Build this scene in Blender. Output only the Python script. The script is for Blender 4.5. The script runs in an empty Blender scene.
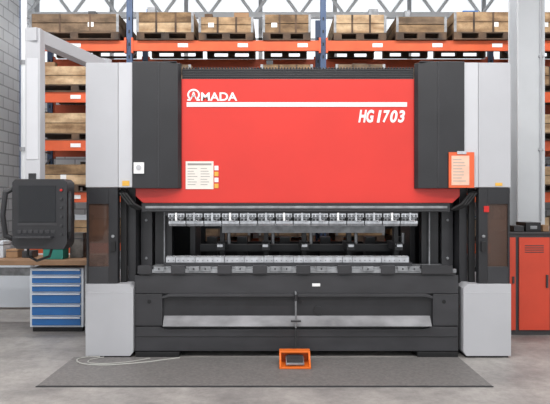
import bpy, bmesh, math, random
from mathutils import Vector, Matrix
random.seed(4)
S=bpy.context.scene
S.view_settings.view_transform='Standard'
CZ=1.54
def X(px,y=0.0): return (px-275)*(6+y)/600
def Z(py,y=0.0): return CZ-(py-202)*(6+y)/600
def lin(c):
    c=c/255.0
    return c/12.92 if c<=0.04045 else ((c+0.055)/1.055)**2.4
def mat(name,rgb,rough=0.5,metal=0.0,var=0.0,scale=3.0,stretch=(1,1,1),bump=0.0,alt=None,emit=0,speck=0.0,sscale=14):
    m=bpy.data.materials.new(name); m.use_nodes=True
    nt=m.node_tree; b=nt.nodes['Principled BSDF']
    c=[lin(v) for v in rgb]+[1]
    b.inputs['Base Color'].default_value=c
    b.inputs['Roughness'].default_value=rough
    b.inputs['Metallic'].default_value=metal
    if emit:
        b.inputs['Emission Color'].default_value=c; b.inputs['Emission Strength'].default_value=emit
    tc=nt.nodes.new('ShaderNodeTexCoord'); mp=nt.nodes.new('ShaderNodeMapping')
    mp.inputs['Scale'].default_value=stretch
    nz=nt.nodes.new('ShaderNodeTexNoise'); nz.inputs['Scale'].default_value=scale; nz.inputs['Detail'].default_value=8
    nt.links.new(tc.outputs['Object'],mp.inputs[0]); nt.links.new(mp.outputs[0],nz.inputs['Vector'])
    if var or alt:
        r=nt.nodes.new('ShaderNodeValToRGB')
        r.color_ramp.elements[0].position=0.35; r.color_ramp.elements[1].position=0.65
        if alt: c2=[lin(v) for v in alt]+[1]; r.color_ramp.elements[0].color=c2; r.color_ramp.elements[1].color=c
        else:
            r.color_ramp.elements[0].color=[v*(1-var) for v in c[:3]]+[1]
            r.color_ramp.elements[1].color=[min(1,v*(1+var)) for v in c[:3]]+[1]
        nt.links.new(nz.outputs['Fac'],r.inputs[0]); last=r.outputs[0]
        if speck:
            n2=nt.nodes.new('ShaderNodeTexNoise'); n2.inputs['Scale'].default_value=sscale; n2.inputs['Detail'].default_value=10; n2.inputs['Roughness'].default_value=.8
            nt.links.new(tc.outputs['Object'],n2.inputs['Vector'])
            r2=nt.nodes.new('ShaderNodeValToRGB'); r2.color_ramp.elements[0].position=.38; r2.color_ramp.elements[1].position=.62
            q=1-speck; r2.color_ramp.elements[0].color=(q,q,q,1); r2.color_ramp.elements[1].color=(1,1,1,1); nt.links.new(n2.outputs['Fac'],r2.inputs[0])
            mm=nt.nodes.new('ShaderNodeMix'); mm.data_type='RGBA'; mm.blend_type='MULTIPLY'; mm.inputs[0].default_value=1
            nt.links.new(last,mm.inputs[6]); nt.links.new(r2.outputs[0],mm.inputs[7]); last=mm.outputs[2]
        nt.links.new(last,b.inputs['Base Color'])
    if bump:
        bp=nt.nodes.new('ShaderNodeBump'); bp.inputs['Strength'].default_value=bump; bp.inputs['Distance'].default_value=0.01
        nt.links.new(nz.outputs['Fac'],bp.inputs['Height']); nt.links.new(bp.outputs[0],b.inputs['Normal'])
    return m
RED=mat('red_paint',(208,50,40),0.32,var=0.04,scale=1.5)
GREY=mat('light_grey_paint',(176,177,181),0.4,var=0.03,scale=2)
GREY2=mat('pale_grey_paint',(190,191,195),0.35,var=0.02)
BLK=mat('black_paint',(35,35,38),0.38,var=0.12,scale=4)
BLK2=mat('satin_black',(50,50,53),0.38,var=0.1,scale=4)
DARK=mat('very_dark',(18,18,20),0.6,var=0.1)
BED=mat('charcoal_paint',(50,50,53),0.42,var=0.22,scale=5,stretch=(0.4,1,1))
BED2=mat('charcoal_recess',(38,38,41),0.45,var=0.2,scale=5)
SCUFF=mat('scuffed_ledge',(138,138,141),0.5,alt=(92,92,95),scale=2.5,stretch=(1,1,2))
STEEL=mat('machined_steel',(196,198,202),0.25,0.65,var=0.18,scale=8,stretch=(3,1,1))
STEEL2=mat('dull_steel',(142,144,147),0.38,0.5,var=0.25,scale=12)
WHITE=mat('white_print',(232,232,232),0.5,var=0.01)
PAPER=mat('paper_print',(224,218,210),0.7,var=0.03,scale=20)
TINT=mat('tinted_sleeve_paper',(222,184,162),0.4,var=0.05,scale=12)
INK=mat('printed_ink',(150,146,142),0.7,var=0.1)
ORNG=mat('orange_plastic',(214,104,32),0.4,var=0.08)
ORSIGN=mat('orange_sign_paint',(212,92,50),0.5,var=0.05)
RACKO=mat('rack_orange',(206,88,46),0.5,var=0.12,scale=3)
RACKB=mat('rack_blue',(60,80,112),0.5,var=0.1)
WOODS=[mat('crate_wood_a',(188,156,118),0.75,alt=(128,98,68),scale=3,stretch=(1,1,3),speck=.35,sscale=9),
 mat('crate_wood_b',(156,126,92),0.8,alt=(100,76,52),scale=3,stretch=(1,1,3),speck=.4,sscale=7),
 mat('crate_wood_c',(208,180,144),0.75,alt=(154,122,88),scale=3,stretch=(1,1,3),speck=.3,sscale=9),
 mat('crate_wood_d',(140,116,92),0.8,alt=(90,72,54),scale=3,stretch=(1,1,3),speck=.35,sscale=8)]
WOOD=WOODS[1]
WOOD2=mat('pallet_wood',(98,76,58),0.8,alt=(54,44,38),scale=4)
TABLEW=mat('workbench_wood',(132,102,76),0.6,var=0.2,scale=3,stretch=(1,6,1))
BLUE=mat('drawer_blue',(36,98,160),0.4,var=0.06)
CABW=mat('cabinet_white',(200,206,213),0.45,var=0.03)
CABR=mat('cabinet_orange_red',(212,74,50),0.45,var=0.05)
CABD=mat('cabinet_dark',(62,60,62),0.5,var=0.08)
TEAL=mat('teal_plastic',(30,120,108),0.5,var=0.08)
SCREEN=mat('screen_glass',(20,22,26),0.15,var=0.1)
CONTENT=mat('crate_contents',(104,100,96),0.6,alt=(38,36,36),scale=9)
RUB=mat('black_rubber',(30,30,31),0.6,var=0.1)
CABLE=mat('cable_grey',(165,165,160),0.5,var=0.05)
COLW=mat('column_white_paint',(208,211,214),0.5,var=0.04,scale=2)
YEL=mat('yellow_sticker',(220,170,70),0.5,var=0.02)
REDB=mat('red_button',(190,30,26),0.4,var=0.02)
CARD=mat('cardboard',(150,118,88),0.8,var=0.15)

class B:
    def __init__(s,name): s.bm=bmesh.new(); s.mats=[]; s.name=name
    def mi(s,m):
        if m not in s.mats: s.mats.append(m)
        return s.mats.index(m)
    def box(s,x0,x1,y0,y1,z0,z1,m,rot=None):
        if x0>x1:x0,x1=x1,x0
        if y0>y1:y0,y1=y1,y0
        if z0>z1:z0,z1=z1,z0
        M=Matrix.Translation(((x0+x1)/2,(y0+y1)/2,(z0+z1)/2))
        if rot: M=M@rot
        M=M@Matrix.Diagonal((x1-x0,y1-y0,z1-z0,1))
        r=bmesh.ops.create_cube(s.bm,size=1,matrix=M)
        k=s.mi(m)
        for f in {f for v in r['verts'] for f in v.link_faces}: f.material_index=k
    def prism(s,poly,axis,a0,a1,m):
        def P(p,a):
            if axis=='z': return (p[0],p[1],a)
            if axis=='y': return (p[0],a,p[1])
            return (a,p[0],p[1])
        v0=[s.bm.verts.new(P(p,a0)) for p in poly]; v1=[s.bm.verts.new(P(p,a1)) for p in poly]
        k=s.mi(m); n=len(poly); fs=[s.bm.faces.new(v0),s.bm.faces.new(v1[::-1])]
        for i in range(n): fs.append(s.bm.faces.new((v0[i],v1[i],v1[(i+1)%n],v0[(i+1)%n])))
        for f in fs: f.material_index=k
        bmesh.ops.recalc_face_normals(s.bm,faces=fs)
    def cyl(s,p0,p1,r,m,seg=16,r2=None):
        p0=Vector(p0);p1=Vector(p1);d=p1-p0
        M=Matrix.Translation((p0+p1)/2)@d.to_track_quat('Z','Y').to_matrix().to_4x4()
        q=bmesh.ops.create_cone(s.bm,cap_ends=True,segments=seg,radius1=r,radius2=r if r2 is None else r2,depth=d.length,matrix=M)
        k=s.mi(m)
        for f in {f for v in q['verts'] for f in v.link_faces}: f.material_index=k
    def tube(s,pts,r,m,seg=10):
        for a,b in zip(pts[:-1],pts[1:]): s.cyl(a,b,r,m,seg)
        k=s.mi(m)
        for p in pts[1:-1]:
            q=bmesh.ops.create_uvsphere(s.bm,u_segments=seg,v_segments=6,radius=r,matrix=Matrix.Translation(p))
            for f in {f for v in q['verts'] for f in v.link_faces}: f.material_index=k
    def done(s,parent=None,bevel=0.0,seg=2,smooth=False):
        me=bpy.data.meshes.new(s.name); s.bm.to_mesh(me); s.bm.free()
        for m in s.mats: me.materials.append(m)
        o=bpy.data.objects.new(s.name,me); S.collection.objects.link(o)
        if parent: o.parent=parent
        if bevel:
            bv=o.modifiers.new('bevel','BEVEL'); bv.width=bevel; bv.segments=seg; bv.limit_method='ANGLE'; bv.angle_limit=math.radians(35)
        return o
def empty(name,loc=(0,0,0)):
    o=bpy.data.objects.new(name,None); S.collection.objects.link(o); return o

# ---------------- room -----------------
FLOORM=mat('concrete',(168,164,160),0.5,alt=(136,133,131),scale=1.6,bump=0.06,speck=.32,sscale=9)
WALLM=mat('wall_plaster',(190,192,194),0.8,var=0.04,scale=2)
b=B('floor'); b.box(-4.8,5.6,-9,6.1,-0.1,0,FLOORM); b.done()
BR=bpy.data.materials.new('painted_block'); BR.use_nodes=True
nt=BR.node_tree; bs=nt.nodes['Principled BSDF']; bs.inputs['Roughness'].default_value=0.7
br=nt.nodes.new('ShaderNodeTexBrick'); br.inputs['Scale'].default_value=1.0
br.inputs['Brick Width'].default_value=0.4; br.inputs['Row Height'].default_value=0.2; br.inputs['Mortar Size'].default_value=0.012
br.inputs['Color1'].default_value=(0.90,0.91,0.93,1); br.inputs['Color2'].default_value=(0.8,0.81,0.83,1); br.inputs['Mortar'].default_value=(0.5,0.5,0.52,1)
tc=nt.nodes.new('ShaderNodeTexCoord'); sp=nt.nodes.new('ShaderNodeSeparateXYZ'); cb=nt.nodes.new('ShaderNodeCombineXYZ')
ad=nt.nodes.new('ShaderNodeMath'); ad.operation='ADD'
nt.links.new(tc.outputs['Object'],sp.inputs[0]); nt.links.new(sp.outputs[0],ad.inputs[0]); nt.links.new(sp.outputs[1],ad.inputs[1])
nt.links.new(ad.outputs[0],cb.inputs[0]); nt.links.new(sp.outputs[2],cb.inputs[1]); nt.links.new(cb.outputs[0],br.inputs['Vector']); nt.links.new(br.outputs['Color'],bs.inputs['Base Color'])
b=B('wall_left'); b.box(-4.9,-4.8,-9,6.1,0,6,BR)
b.done()
b=B('wall_right'); b.box(5.6,5.7,-9,6.1,0,6,WALLM); b.done()
b=B('wall_back'); b.box(-4.8,5.6,6.0,6.1,0,4.3,BR); b.box(-4.8,5.6,6.0,6.1,5.75,6,WALLM)
for i in range(8):
    x=-4.8+i*1.49; b.box(x,x+0.08,6.0,6.1,4.3,5.75,WALLM)
for z in (4.78,5.26): b.box(-4.8,5.6,6.0,6.03,z,z+.04,COLW)
b.done()
GL=bpy.data.materials.new('window_translucent'); GL.use_nodes=True
bs=GL.node_tree.nodes['Principled BSDF']; bs.inputs['Base Color'].default_value=(.85,.9,.95,1)
bs.inputs['Emission Color'].default_value=(.95,.98,1,1); bs.inputs['Emission Strength'].default_value=0.8
b=B('window_1'); b.box(-4.8,5.6,6.04,6.06,4.3,5.75,GL); b.done()
CEIL=mat('ceiling_panel',(200,200,202),0.8,var=0.03)
b=B('ceiling'); b.box(-4.9,5.7,-9,6.1,6,6.1,CEIL); b.done()

b=B('roof_truss')
b.box(-4.8,5.6,5.3,5.42,5.6,5.72,COLW); b.box(-4.8,5.6,5.3,5.42,5.02,5.12,COLW)
for i in range(12):
    x=-4.7+i*0.86
    b.cyl((x,5.36,5.07),(x+0.43,5.36,5.65),0.03,COLW); b.cyl((x+0.43,5.36,5.65),(x+0.86,5.36,5.07),0.03,COLW)
b.done()
b=B('drain_pipe'); xx=X(24,3); b.cyl((xx,3,0),(xx,3,6),0.045,COLW,20)
for z in (1,2.3,3.6,4.9): b.cyl((xx,3,z),(xx,3,z+.06),0.06,STEEL2)
b.done()

# ---------------- rack ----------------
levels=[4.0,3.19,2.43,1.62,0.82]
ups=[-3.98,X(130,3.5),X(323,3.5),X(516,3.5),5.1]
b=B('pallet_rack')
for u in ups:
    for y in (3.45,4.6):
        b.box(u-.045,u+.045,y,y+.08,0,4.75,RACKB)
        for k in range(22): b.box(u-.012,u+.012,y-.004,y,0.2+k*.2,0.25+k*.2,DARK)
        b.box(u-.08,u+.08,y-.04,y+.12,0,.012,RACKB)
    for k in range(6):
        z=.3+k*.7
        b.cyl((u,3.5,z),(u,4.62,z+.6),.015,STEEL2); b.cyl((u,3.5,z),(u,4.62,z),.015,STEEL2)
for L in levels:
    for i in range(4):
        for y in (3.42,4.65):
            b.box(ups[i]+.05,ups[i+1]-.05,y,y+.05,L-.085,L+.075,RACKO)
            b.box(ups[i]+.04,ups[i]+.07,y-.01,y+.06,L-.12,L+.12,RACKO)
            b.box(ups[i+1]-.07,ups[i+1]-.04,y-.01,y+.06,L-.12,L+.12,RACKO)
        for k in range(6):
            x=ups[i]+.3+k*.47
            if x<ups[i+1]-.3 and k%2: b.box(x,x+.16,3.415,3.42,L-.03,L+.03,WHITE)
b.done()
def crate(b,x,w,z,y0=3.38,d=1.25,h=0.28,wood=WOOD,fill=0):
    for yy in (y0,y0+d/2-.05,y0+d-.1):
        b.box(x,x+w,yy,yy+.1,z,z+.02,WOOD2)
        for k in (0,.5,1): b.box(x+k*(w-.12),x+k*(w-.12)+.12,yy,yy+.1,z+.02,z+.1,WOOD2)
    b.box(x,x+w,y0,y0+d,z+.1,z+.12,WOOD2)
    t=.02; z0=z+.12; n=2; ph=(h-.012)/n
    for k in range(n):
        a=z0+k*(ph+.012); c=a+ph
        ww=wood if k==0 or random.random()<.6 else random.choice(WOODS)
        b.box(x,x+w,y0,y0+t,a,c,ww); b.box(x,x+w,y0+d-t,y0+d,a,c,wood)
        b.box(x,x+t,y0+t,y0+d-t,a,c,wood); b.box(x+w-t,x+w,y0+t,y0+d-t,a,c,wood)
    for xx in (x-.004,x+w-.036):
        b.box(xx,xx+.04,y0-.006,y0,z0,z0+h,STEEL2)
    if random.random()<.5:
        for xx in (x+w*.33,x+w*.67): b.box(xx,xx+.03,y0-.006,y0,z0,z0+h,WOOD2)
    if random.random()<.5: 
        q=random.uniform(.15,.7); b.box(x+w*q,x+w*q+.09,y0-.004,y0,z0+.08,z0+.15,WHITE)
    b.box(x+.03,x+w-.03,y0+.03,y0+d-.03,z0,z0+h-random.uniform(.02,.1),CONTENT)
    for k in range(6):
        cx=x+.05+random.random()*(w-.3); cw=.08+random.random()*.16; yy=y0+.1+k*.17
        b.box(cx,cx+cw,yy,yy+.12,z0+h-.12,z0+h+random.uniform(0,.04+fill),random.choice([STEEL2,CABW,CONTENT,CONTENT,BLK2,CARD,WOOD2,BLUE]))
b=B('wooden_crates')
for L in levels+[-.085]:
    for i in range(4):
        w0=ups[i]+.1; w1=ups[i+1]-.1; n=max(1,int((w1-w0)/.95)); st=(w1-w0)/n
        for k in range(n):
            g=random.uniform(.06,.2)
            crate(b,w0+k*st+g/2,st-g,L+.077 if L>0 else 0.002,y0=3.38+random.uniform(-.02,.05),h=random.choice([.24,.28,.31]),wood=random.choice(WOODS),fill=.06 if L<3.9 else .1)
b.done()

# ---------------- column ----------------
b=B('steel_column'); y=1.75; x0=X(518,y);x1=X(545,y)
b.box(x0,x1,y,y+.03,0,6,COLW); b.box(x0,x1,y+.3,y+.33,0,6,COLW); b.box((x0+x1)/2-.012,(x0+x1)/2+.012,y+.03,y+.3,0,6,COLW)
b.box(x0-.06,x1+.06,y-.06,y+.39,0,.025,COLW)
b.cyl((x1-.06,y-.02,1.3),(x1-.06,y-.02,6),.012,GREY)
for z in (2.2,3.4,4.2): b.box(x1-.09,x1-.03,y-.03,y,z,z+.03,GREY)
b.done(bevel=.004)

# ---------------- press brake ----------------
PB=empty('press_brake')
CX=X(298)
def mir(x): return 2*CX-x
def sides(fn):
    fn(lambda x:x,'left'); fn(mir,'right')
def cov(f,n):
    b=B('side_cover_'+n)
    b.box(f(X(87.5)),f(X(119.6)),-.06,1.7,1.685,2.92,GREY)
    b.box(f(X(120)),f(X(134)),-.065,1.7,1.685,2.92,GREY2)
    pl=[(X(134),.2),(X(134),-.08),(X(158),-.08),(X(162),-.072),(X(178),-.01),(X(181),.03),(X(181),.045),(X(150),.045),(X(150),.2)]
    pl=[(f(a),c) for a,c in pl]
    b.prism(pl,'z',1.675,2.93,BLK)
    b.box(f(X(159.3)),f(X(160.6)),-.0825,-.07,1.68,2.925,BLK2)
    b.box(f(X(163)),f(X(177)),-.045,.04,2.9305,2.94,BLK2)
    b.done(PB,bevel=.012,seg=3)
    b=B('lower_cover_'+n)
    pl=[(X(88),.02),(X(88),.73),(X(131),.73),(X(135),.69),(X(135),.06),(X(132),.02)]
    b.prism([(f(a),c) for a,c in pl],'y',-.08,1.7,GREY)
    b.box(f(X(89)),f(X(134)),-.083,-.07,.645,.65,GREY2)
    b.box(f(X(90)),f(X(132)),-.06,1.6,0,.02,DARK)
    b.done(PB,bevel=.012,seg=3)
    b=B('side_frame_'+n)
    b.box(f(X(110)),f(X(119)),-.05,.04,.73,1.68,BLK)
    b.box(f(X(88)),f(X(90)),-.05,.0,.73,1.68,BLK)
    b.box(f(X(90)),f(X(110)),-.05,.0,1.52,1.68,BLK)
    b.box(f(X(90)),f(X(110)),-.05,.0,.73,.9,BLK2)
    b.box(f(X(125)),f(X(133)),.12,1.75,.0,2.75,BLK)
    b.box(f(X(119)),f(X(125)),.06,.12,.73,1.68,DARK)
    b.box(f(X(134)),f(X(146)),.3,.5,.7,1.7,BLK2)
    b.box(f(X(148)),f(X(166)),.35,.45,.7,1.7,BLK)
    b.box(f(X(158)),f(X(159.5)),.3,.35,.8,1.5,STEEL2)
    b.box(f(X(88)),f(X(95)),1.62,1.7,.73,1.68,BLK)
    for z in (.8,.95,1.35,1.5): b.cyl((f(X(140)),.3,z),(f(X(140)),.285,z),.014,STEEL2)
    b.cyl((f(X(114.5)),-.05,1.2),(f(X(114.5)),-.07,1.2),.015,STEEL2)
    b.box(f(X(112.5)),f(X(117)),-.075,-.05,1.05,1.15,DARK)
    b.done(PB,bevel=.003)
    b=B('hydraulic_hose_'+n)
    for o in (0,.03,.06):
        b.tube([(f(X(112)+o*.5),0.05,1.66),(f(X(121)+o),-.02,1.62),(f(X(128)+o),.0,1.52),(f(X(136)+o),.05,1.47),(f(X(146)+o*.3),.12,1.46+o*.4)],.014,RUB)
    b.done(PB)
sides(cov)
SG=bpy.data.materials.new('smoked_glass'); SG.use_nodes=True
nt=SG.node_tree; out=nt.nodes['Material Output']; pr=nt.nodes['Principled BSDF']
pr.inputs['Base Color'].default_value=(.10,.06,.045,1); pr.inputs['Roughness'].default_value=.08
tr=nt.nodes.new('ShaderNodeBsdfTransparent'); tr.inputs[0].default_value=(.7,.55,.48,1)
mx=nt.nodes.new('ShaderNodeMixShader'); mx.inputs[0].default_value=.6
nt.links.new(tr.outputs[0],mx.inputs[1]); nt.links.new(pr.outputs[0],mx.inputs[2]); nt.links.new(mx.outputs[0],out.inputs[0])
def gl(f,n):
    b=B('smoked_guard_'+n); b.box(f(X(90)),f(X(110)),-.035,-.03,.9,1.52,SG); b.done(PB)
sides(gl)
b=B('ram')
poly=[(X(142),1.53),(X(134.5),1.6),(X(134.5),1.73),(X(172),1.73),(X(172),2.78),(mir(X(172)),2.78),(mir(X(172)),1.73),(mir(X(134.5)),1.73),(mir(X(134.5)),1.6),(mir(X(142)),1.53)]
b.prism(poly,'y',.05,.16,RED)
b.box(X(181),X(415),.06,1.0,2.78,2.885,BLK)
for i in range(78):
    x=X(182)+i*.03; b.box(x,x+.016,.05,.9,2.885,2.9,BLK2)
for i in range(4): b.box(X(181),X(415),.052,.06,2.80+i*.022,2.808+i*.022,BLK2)
b.box(X(150),mir(X(150)),.16,.6,1.75,2.78,DARK)
b.done(PB,bevel=.006)
b=B('tool_beam')
b.box(X(141),X(451),.03,.2,1.44,1.528,BLK)
b.box(X(145),X(448),.02,.03,1.475,1.50,STEEL2)
b.box(X(145),X(448),.022,.03,1.45,1.462,BLK2)
b.box(X(164),X(420),.06,.18,1.40,1.44,BLK2)
b.done(PB,bevel=.002)
b=B('punch_clamps')
n=14; w=(X(420)-X(167))/n
for i in range(n):
    x=X(167)+i*w
    b.box(x+.004,x+w*.93,.04,.15,1.385,1.425,STEEL)
    b.box(x+w*.05,x+w*.88,.045,.14,1.35,1.38,STEEL2)
    b.prism([(.07,1.35),(.12,1.35),(.12,1.32),(.1,1.295),(.09,1.295),(.07,1.32)],'x',x+.003,x+w*.97,STEEL)
    for k in (.14,.34,.62,.82):
        b.cyl((x+w*k,.04,1.402),(x+w*k,.024,1.402),.011,BLK,12); b.cyl((x+w*k,.025,1.402),(x+w*k,.018,1.402),.005,STEEL,8)
        b.box(x+w*k-.01,x+w*k+.01,.03,.045,1.352,1.372,BLK)
    b.box(x+w*.43,x+w*.53,.015,.04,1.352,1.432,STEEL if i%3 else WHITE)
    b.cyl((x+w*.5,.03,1.36),(x+w*.72,-.01,1.345),.006,STEEL,8)
    b.box(x+w*.94,x+w*.995,.06,.12,1.36,1.43,DARK)
b.done(PB,bevel=.0015,seg=1)
b=B('bed')
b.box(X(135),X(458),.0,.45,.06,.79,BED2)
b.box(X(135.5),X(457.5),-.03,0,.63,.81,BED)
b.box(X(135.5),X(163),-.035,0,.31,.625,BED); b.box(X(432),X(457.5),-.035,0,.31,.625,BED)
b.prism([(X(163),.60),(X(170),.63),(X(425),.63),(X(432),.60),(X(432),.58),(X(424),.60),(X(171),.60),(X(163),.58)],'y',-.05,0,BED)
b.prism([(0,.31),(-.075,.31),(-.06,.335),(0,.405)],'x',X(164),X(430),SCUFF)
b.prism([(X(136),.06),(X(136),.30),(X(160),.30),(X(166),.275),(X(424),.275),(X(430),.30),(X(457),.30),(X(457),.06)],'y',-.04,0,BED)
b.box(X(136),X(457),-.045,-.03,.20,.206,DARK)
for px in (150,443,300): b.cyl((X(px),-.04,.55),(X(px),-.035,.55),.02,DARK)
for x0,x1 in ((137,180),(416,456)): b.box(X(x0),X(x1),-.07,.4,.0,.055,DARK)
b.cyl((X(318),0,.455),(X(318),-.012,.455),.045,BLK,24)
b.box(X(312),X(320),-.035,-.028,.70,.73,WHITE)
b.done(PB,bevel=.005)
b=B('bed_table')
b.box(X(140),X(455),-.03,.3,.81,.84,BED)
b.box(X(140),X(455),-.05,-.0,.835,.875,STEEL2)
b.box(X(150),X(448),.0,.3,.84,.89,STEEL2)
for px in (139,172,218,253,296,337,380,420):
    b.box(X(px),X(px+31 if px>400 else px+14),-.065,.0,.828,.91,BED)
px=155
while px<418:
    if not any(q-12<px<q+14 for q in (172,218,253,296,337,380,420)):
        b.box(X(px),X(px+10.5),-.06,-.01,.85,.90,STEEL2); b.cyl((X(px+5),-.06,.878),(X(px+5),-.07,.878),.008,BLK2)
    px+=11.5
b.done(PB,bevel=.003,seg=1)
b=B('die_rail')
b.box(X(162),X(414),.08,.26,.88,.925,BLK2)
x=X(164)
while x<X(412)-.05:
    w=random.choice([.1,.2,.3,.4]); w=min(w,X(412)-x)
    b.prism([(.11,.925),(.11,.975),(.125,.985),(.155,.985),(.165,.965),(.175,.985),(.205,.985),(.22,.975),(.22,.925)],'x',x,x+w-.006,STEEL)
    for k in range(int(w/.05)): b.cyl((x+.025+k*.05,.11,.945),(x+.025+k*.05,.104,.945),.006,BLK2,8)
    x+=w
b.done(PB)
b=B('rear_body')
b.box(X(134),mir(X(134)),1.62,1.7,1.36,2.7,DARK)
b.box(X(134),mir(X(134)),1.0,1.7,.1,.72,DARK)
b.box(X(134),X(205,1.6),1.62,1.7,.72,1.36,BLK)
b.box(X(395,1.6),mir(X(134)),1.62,1.7,.72,1.36,BLK)
b.box(X(205,1.6),X(395,1.6),1.62,1.7,.72,1.04,BLK)
b.box(X(205,1.6),X(395,1.6),1.62,1.66,1.20,1.36,BLK)
b.box(X(140),mir(X(140)),.55,.6,1.5,1.75,DARK)
b.done(PB)
b=B('back_gauge')
b.box(X(222,.5),X(385,.5),.5,.6,Z(233,.5),Z(224,.5),STEEL2)
b.box(X(222,.5),X(385,.5),.49,.5,Z(226,.5),Z(225,.5),STEEL)
b.box(X(200,.8),X(400,.8),.8,.9,.98,1.06,BLK2)
b.box(X(165,1.0),X(430,1.0),1.0,1.15,.72,.80,BLK)
for px in (218,262,300,345,392):
    b.box(X(px,.6),X(px,.6)+.09,.45,.9,1.02,1.10,BLK2)
    b.box(X(px,.6)+.01,X(px,.6)+.07,.38,.5,1.06,1.09,STEEL)
    b.box(X(px,.6)+.02,X(px,.6)+.07,.6,.7,.79,1.27,BLK)
    b.cyl((X(px,.6)+.12,.6,1.08),(X(px,.6)+.12,.6,1.2),.02,STEEL2)
for px in (190,410): b.box(X(px,.7),X(px,.7)+.06,.7,1.2,.72,1.3,BLK2)
for px in (205,236,280,322,368,402):
    b.box(X(px,1),X(px,1)+.12,1.2,1.4,.72,1.12,BLK2); b.box(X(px,1)+.02,X(px,1)+.07,1.19,1.2,.98,1.03,random.choice([WHITE,YEL,REDB,STEEL]))
b.done(PB,bevel=.002,seg=1)

def text(body,name,x0,x1,z0,z1,y,m,shear=0,off=.0):
    c=bpy.data.curves.new(name,'FONT'); c.body=body; c.size=.2; c.shear=shear; c.offset=off; c.extrude=.002
    o=bpy.data.objects.new(name,c); S.collection.objects.link(o); c.materials.append(m)
    bpy.context.view_layer.update()
    bb=o.bound_box; bx0=min(v[0] for v in bb);bx1=max(v[0] for v in bb);by0=min(v[1] for v in bb);by1=max(v[1] for v in bb)
    sx=(x1-x0)/(bx1-bx0); sy=(z1-z0)/(by1-by0)
    o.rotation_euler=(math.pi/2,0,0); o.scale=(sx,sy,1); o.location=(x0-bx0*sx,y,z0-by0*sy); o.parent=PB
text('MADA','lettering_logo',X(200.5),X(237),Z(100),Z(91.5),.047,WHITE,off=.005)
text('HG','lettering_model',X(359),X(375),Z(122),Z(109),.047,WHITE,shear=.25,off=.008)
for i,(ch,a,c) in enumerate((('1',377.5,382.5),('7',383.5,391),('0',391,398.5),('3',398.8,406))):
    text(ch,'lettering_digit_%d'%(i+1),X(a),X(c),Z(122),Z(109.5),.047,WHITE,shear=.2,off=.007)
b=B('logo_emblem')
cx,cz=X(193),Z(94)
N=28; k=b.mi(WHITE); vs=[]
ys=.044
for i in range(N+1):
    a=math.radians(-50+280*i/N)
    vs.append((b.bm.verts.new((cx+.064*math.cos(a),ys,cz+.06*math.sin(a))),b.bm.verts.new((cx+.046*math.cos(a),ys,cz+.042*math.sin(a)))))
for i in range(N): b.bm.faces.new((vs[i][0],vs[i+1][0],vs[i+1][1],vs[i][1]))
b.box(cx-.064,cx-.028,ys-.002,.05,cz-.06,cz-.044,WHITE); b.box(cx+.028,cx+.064,ys-.002,.05,cz-.06,cz-.044,WHITE)
b.box(cx-.02,cx+.02,ys-.002,.05,cz-.016,cz-.005,WHITE)
b.prism([(cx-.032,cz-.045),(cx-.02,cz-.045),(cx+.0,cz+.012),(cx+.02,cz-.045),(cx+.032,cz-.045),(cx+.006,cz+.03),(cx-.006,cz+.03)],'y',ys-.002,.05,WHITE)
b.done(PB)
b=B('white_stripe'); b.box(X(186),X(408),.044,.05,Z(106),Z(101.5),WHITE); b.done(PB)
b=B('warning_labels')
b.box(X(185),X(213),.044,.05,Z(189),Z(161),PAPER)
b.box(X(187),X(211),.043,.045,Z(165),Z(163),INK)
for i in range(2):
    for j in range(7): b.box(X(187+i*13),X(187+i*13+random.uniform(6,11)),.043,.045,Z(168.6+j*2.7),Z(168+j*2.7),INK)
for i in range(4): b.box(X(214),X(218),.044,.05,Z(170+i*6),Z(165.5+i*6),YEL if i%2 else WHITE)
b.box(X(136),X(146),-.1,-.08,Z(174),Z(163),WHITE); b.cyl((X(141),-.1,Z(168)),(X(141),-.11,Z(168)),.025,GREY)
b.box(X(124),X(131),-.07,-.064,Z(186),Z(181),YEL)
b.box(X(493),X(500),-.064,-.058,Z(186),Z(183),YEL)
b.box(X(482),X(487),-.06,-.05,Z(212),Z(206),REDB)
b.done(PB)
b=B('document_holder')
b.box(X(446),X(471),-.10,-.085,Z(188),Z(153),ORSIGN)
b.box(X(448.5),X(466),-.103,-.10,Z(185.5),Z(156.5),TINT)
for j in range(8): b.box(X(450),X(450+random.uniform(8,13)),-.104,-.103,Z(160.7+j*3),Z(160+j*3),INK)
b.box(X(454),X(463),-.108,-.10,Z(155),Z(152),STEEL)
b.done(PB,bevel=.001,seg=1)
b=B('pedal_stand')
px_=.205
b.tube([(px_,-.09,.30),(px_,-.1,.62),(px_,-.06,.645),(px_,-.03,.645)],.010,STEEL2)
b.tube([(px_,-.09,.30),(px_,-.12,.2),(px_,-.16,.08),(px_,-.2,.02),(px_,-.245,.02)],.008,RUB)
b.cyl((px_-.05,-.1,.37),(px_+.05,-.1,.37),.012,BLK2)
b.cyl((px_,-.1,.57),(px_,-.1,.63),.017,BLK)
b.done(PB)

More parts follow.
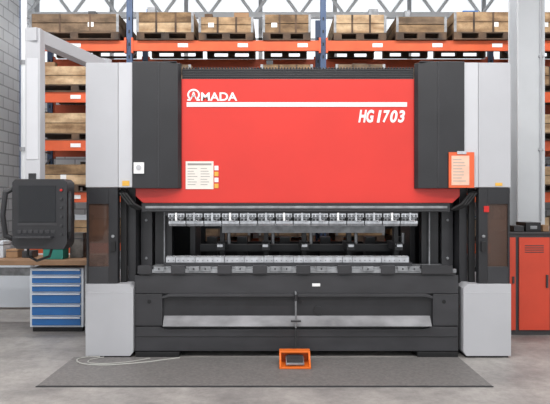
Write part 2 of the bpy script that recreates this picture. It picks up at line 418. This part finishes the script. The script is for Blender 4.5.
# ---------------- control pendant ----------------
CP=empty('control_panel')
b=B('swing_arm')
a=Vector((-1.93,.75,3.06)); c=Vector((-2.2,-.5,3.06))
d=(c-a); ang=math.atan2(d.y,d.x)
M=Matrix.Rotation(ang,4,'Z')
mid=(a+c)/2; L=d.length+.14
b.box(mid.x-L/2,mid.x+L/2,mid.y-.06,mid.y+.06,3.0,3.12,GREY,rot=M)
b.cyl((-1.93,.75,2.92),(-1.93,.75,3.14),.09,GREY,24)
b.box(-2.265,-2.13,-.56,-.44,Z(182,-.5),3.119,GREY)
b.box(-2.25,-2.145,-.565,-.56,Z(160,-.5),Z(60,-.5),GREY2)
b.cyl((-2.2,-.5,1.70),(-2.2,-.5,1.80),.07,BLK,24)
b.done(CP,bevel=.01)
y=-.62
b=B('pendant_body')
xa,xb,za,zb=X(12,y),X(67,y),Z(249,y),Z(179,y)
b.prism([(xa,za+.04),(xa+.04,za),(xb-.03,za),(xb,za+.05),(xb,zb-.03),(xb-.03,zb),(xa+.03,zb),(xa,zb-.03)],'y',y,y+.2,BLK)
b.box(xa+.06,xb-.1,y-.006,y,za+.24,zb-.06,SCREEN)
b.box(xa+.05,xb-.09,y-.004,y,za+.21,za+.23,BLK2)
b.box(xa+.04,xb-.12,y-.08,y,za+.1,za+.115,BLK2)
for i in range(6):
    b.cyl((xb-.05,y,zb-.1-i*.08),(xb-.05,y-.015,zb-.1-i*.08),.011,BLK2 if i else REDB)
for i in range(7): b.box(xa+.05+i*.05,xa+.085+i*.05,y-.008,y,za+.14,za+.17,BLK2)
b.done(CP,bevel=.008)
b=B('pendant_handle')
pts=[(xa,y+.05,za+.08),(xa-.06,y,za+.12),(xa-.075,y-.02,za+.3),(xa-.06,y,zb-.12),(xa,y+.05,zb-.08)]
b.tube(pts,.024,BLK,12)
pts=[(xb,y+.05,za+.1),(xb+.03,y-.01,za+.16),(xb+.035,y-.02,za+.3),(xb+.03,y-.01,zb-.18),(xb,y+.05,zb-.12)]
b.tube(pts,.016,BLK,12)
b.done(CP)
b=B('pendant_cable')
b.tube([(xa+.1,y+.12,za+.02),(xa+.08,y+.14,za-.07),(xa+.16,y+.16,za-.12),(xa+.28,y+.15,za-.08),(xa+.32,y+.12,za+.02)],.012,RUB)
b.done(CP)

# ---------------- workbench, drawers ----------------
b=B('workbench'); y0,y1=1.0,1.75
b.box(-3.9,X(88,1.0),y0,y1,.80,.86,TABLEW)
for x in (-3.85,X(86,1.0)-.03):
    for yy in (y0+.05,y1-.1): b.box(x,x+.05,yy,yy+.05,0,.8,STEEL2)
b.box(-3.85,X(86,1.0),y1-.1,y1-.05,.6,.7,STEEL2)
b.done(bevel=.004)
b=B('partition_panel')
b.box(-4.7,-2.2,2.6,2.65,0.03,.80,CABW)
for x in (-4.7,-3.5,-2.25): b.box(x,x+.06,2.58,2.67,0,.84,STEEL2)
b.done(bevel=.004)
b=B('drawer_cabinet'); y=1.1; xa,xb=X(30,y),X(83.5,y)
b.box(xa,xb,y,y+.55,.06,.76,CABW); b.box(xa+.02,xb-.02,y+.03,y+.5,0,.06,DARK)
hs=[.085,.1,.1,.14,.14,.12]; z=.75
for h in hs:
    z0=z-h+.018
    b.box(xa+.03,xb-.03,y-.02,y,z0,z,BLUE)
    b.box(xa+.035,xb-.035,y-.036,y-.018,z-.02,z-.002,CABW)
    z-=h
b.done(bevel=.003)
b=B('toolbox'); y=1.1
b.box(X(43,y),X(63,y),y,y+.2,.862,.98,TEAL); b.box(X(43,y)-.005,X(63,y)+.005,y-.005,y+.205,.98,1.0,BLK)
b.tube([(X(47,y),y+.1,1.0),(X(47,y),y+.1,1.04),(X(59,y),y+.1,1.04),(X(59,y),y+.1,1.0)],.01,BLK)
b.done(bevel=.006)
b=B('parts_boxes'); 
for px,w,h,m in ((6,.14,.1,CARD),(22,.12,.08,BLK2),(70,.16,.3,CONTENT),(-5,.1,.2,CABW)):
    b.box(X(px,1.3),X(px,1.3)+w,1.3,1.5,.862,.862+h,m); b.box(X(px,1.3)-.004,X(px,1.3)+w+.004,1.296,1.504,.862+h*.75,.862+h*.8,BLK2)
b.done(bevel=.003)

# ---------------- right cabinets ----------------
b=B('storage_cabinet'); y=.95
xa=X(506,y)
b.box(xa,xa+.9,y+.0,y+.5,.0,1.17,CABD)
b.box(xa-.01,xa+.91,y-.02,y+.52,1.17,1.19,CABD)
b.box(xa+.01,X(515,y),y-.02,y,.06,1.13,CABR)
b.box(X(518.5,y),X(549,y),y-.02,y,.06,1.13,CABR)
b.box(X(551,y),xa+.89,y-.02,y,.06,1.13,CABR)
for i in range(4): b.box(X(524,y),X(543,y),y-.023,y-.02,1.03-i*.025,1.04-i*.025,CABD)
b.box(X(545,y),X(547,y),y-.04,y-.02,.55,.7,CABD)
b.box(X(511.5,y),X(513.5,y),y-.035,y-.02,.6,.68,CABD)
b.done(bevel=.003)
b=B('tool_cases'); 
b.box(X(514,1.05),X(524,1.05),1.05,1.3,1.192,1.26,BLK2); b.box(X(526,1.05),X(541,1.05),1.05,1.35,1.192,1.30,BLK); b.box(X(530,1.05),X(537,1.05),1.04,1.05,1.22,1.26,STEEL2)
b.box(X(543,1.05),X(549,1.05),1.05,1.2,1.192,1.27,CARD)
b.done(bevel=.006)

# ---------------- floor things ----------------
MATM=mat('rubber_plate',(116,113,111),0.55,alt=(98,96,95),scale=40,bump=.2)
b=B('floor_mat')
def F(px,py):
    d=600*CZ/(py-202); return ((px-275)*d/600, d-6)
b.box(-1.98,F(492,387)[0],-1.0,-.09,.001,.012,MATM)
b.box(-1.99,F(492,387)[0]+.01,-1.015,-1.0,.001,.008,BLK2)
b.done()
b=B('foot_pedal'); cx,cy=.185,-.40
b.box(cx-.135,cx+.135,cy-.12,cy+.13,.0125,.028,ORNG)
for sx in (-.145,.127):
    b.prism([(cy-.12,.0125),(cy-.12,.035),(cy-.03,.075),(cy+.04,.135),(cy+.13,.135),(cy+.13,.0125)],'x',cx+sx,cx+sx+.018,ORNG)
b.box(cx-.145,cx+.145,cy+.03,cy+.13,.122,.14,ORNG)
b.box(cx-.127,cx+.127,cy+.115,cy+.13,.028,.122,ORNG)
b.box(cx-.085,cx+.085,cy-.09,cy+.09,.055,.073,STEEL2,rot=Matrix.Rotation(.2,4,'X'))
for k in range(5): b.box(cx-.075,cx+.075,cy-.07+k*.03,cy-.06+k*.03,.058+k*.006,.077+k*.006,BLK2)
b.box(cx-.05,cx+.05,cy+.06,cy+.11,.028,.09,BLK2)
b.done(bevel=.004)
b=B('floor_cable')
def cab(pp,r):
    P=[Vector((F(*p)[0],F(*p)[1],.012+r)) for p in pp]; out=[]
    for i in range(len(P)-1):
        p0=P[max(i-1,0)];p1=P[i];p2=P[i+1];p3=P[min(i+2,len(P)-1)]
        for k in range(6):
            t=k/6; out.append(.5*((2*p1)+(p2-p0)*t+(2*p0-5*p1+4*p2-p3)*t*t+(3*p1-p0-3*p2+p3)*t**3))
    out.append(P[-1]); b.tube(out,r,CABLE,8)
cab([(100,358.5),(86,359),(77,361.5),(82,365.5),(105,367),(140,364.5),(165,361.5),(180,359.5)],.006)
cab([(104,358.8),(92,361),(88,364),(100,365.5),(125,364),(150,360)],.005)
b.done()

# ---------------- lights ----------------
W=bpy.data.worlds.new('World'); S.world=W; W.use_nodes=True
W.node_tree.nodes['Background'].inputs[0].default_value=(.94,.97,1,1); W.node_tree.nodes['Background'].inputs[1].default_value=1.2
LE=mat('lamp_tube',(255,255,250),.5,emit=3)
def lamp(x,y,z,e,sx=2.4,sy=.5):
    b=B('ceiling_lamp'); b.box(x-sx/2,x+sx/2,y-sy/2,y+sy/2,z+.06,z+.12,GREY)
    for k in (-.12,.12): b.cyl((x-sx/2+.05,y+k,z+.04),(x+sx/2-.05,y+k,z+.04),.02,LE)
    for k in (-1,1): b.cyl((x+k*sx*.4,y,z+.12),(x+k*sx*.4,y,6),.01,STEEL2,6)
    b.done()
    l=bpy.data.lights.new('ceiling_light','AREA'); l.shape='RECTANGLE'; l.size=sx; l.size_y=sy; l.energy=e; l.color=(1,.985,.97)
    o=bpy.data.objects.new('ceiling_light',l); o.location=(x,y,z); S.collection.objects.link(o)
for x in (-3,0.3,3.4):
    lamp(x,-5.5,5.6,125); lamp(x,-2.6,5.6,105); lamp(x,2.0,5.6,95)
cam=bpy.data.cameras.new('camera'); cam.lens=36*600/550; cam.sensor_width=36
co=bpy.data.objects.new('camera',cam); co.location=(0,-6,CZ); co.rotation_euler=(math.pi/2,0,0); S.collection.objects.link(co); S.camera=co
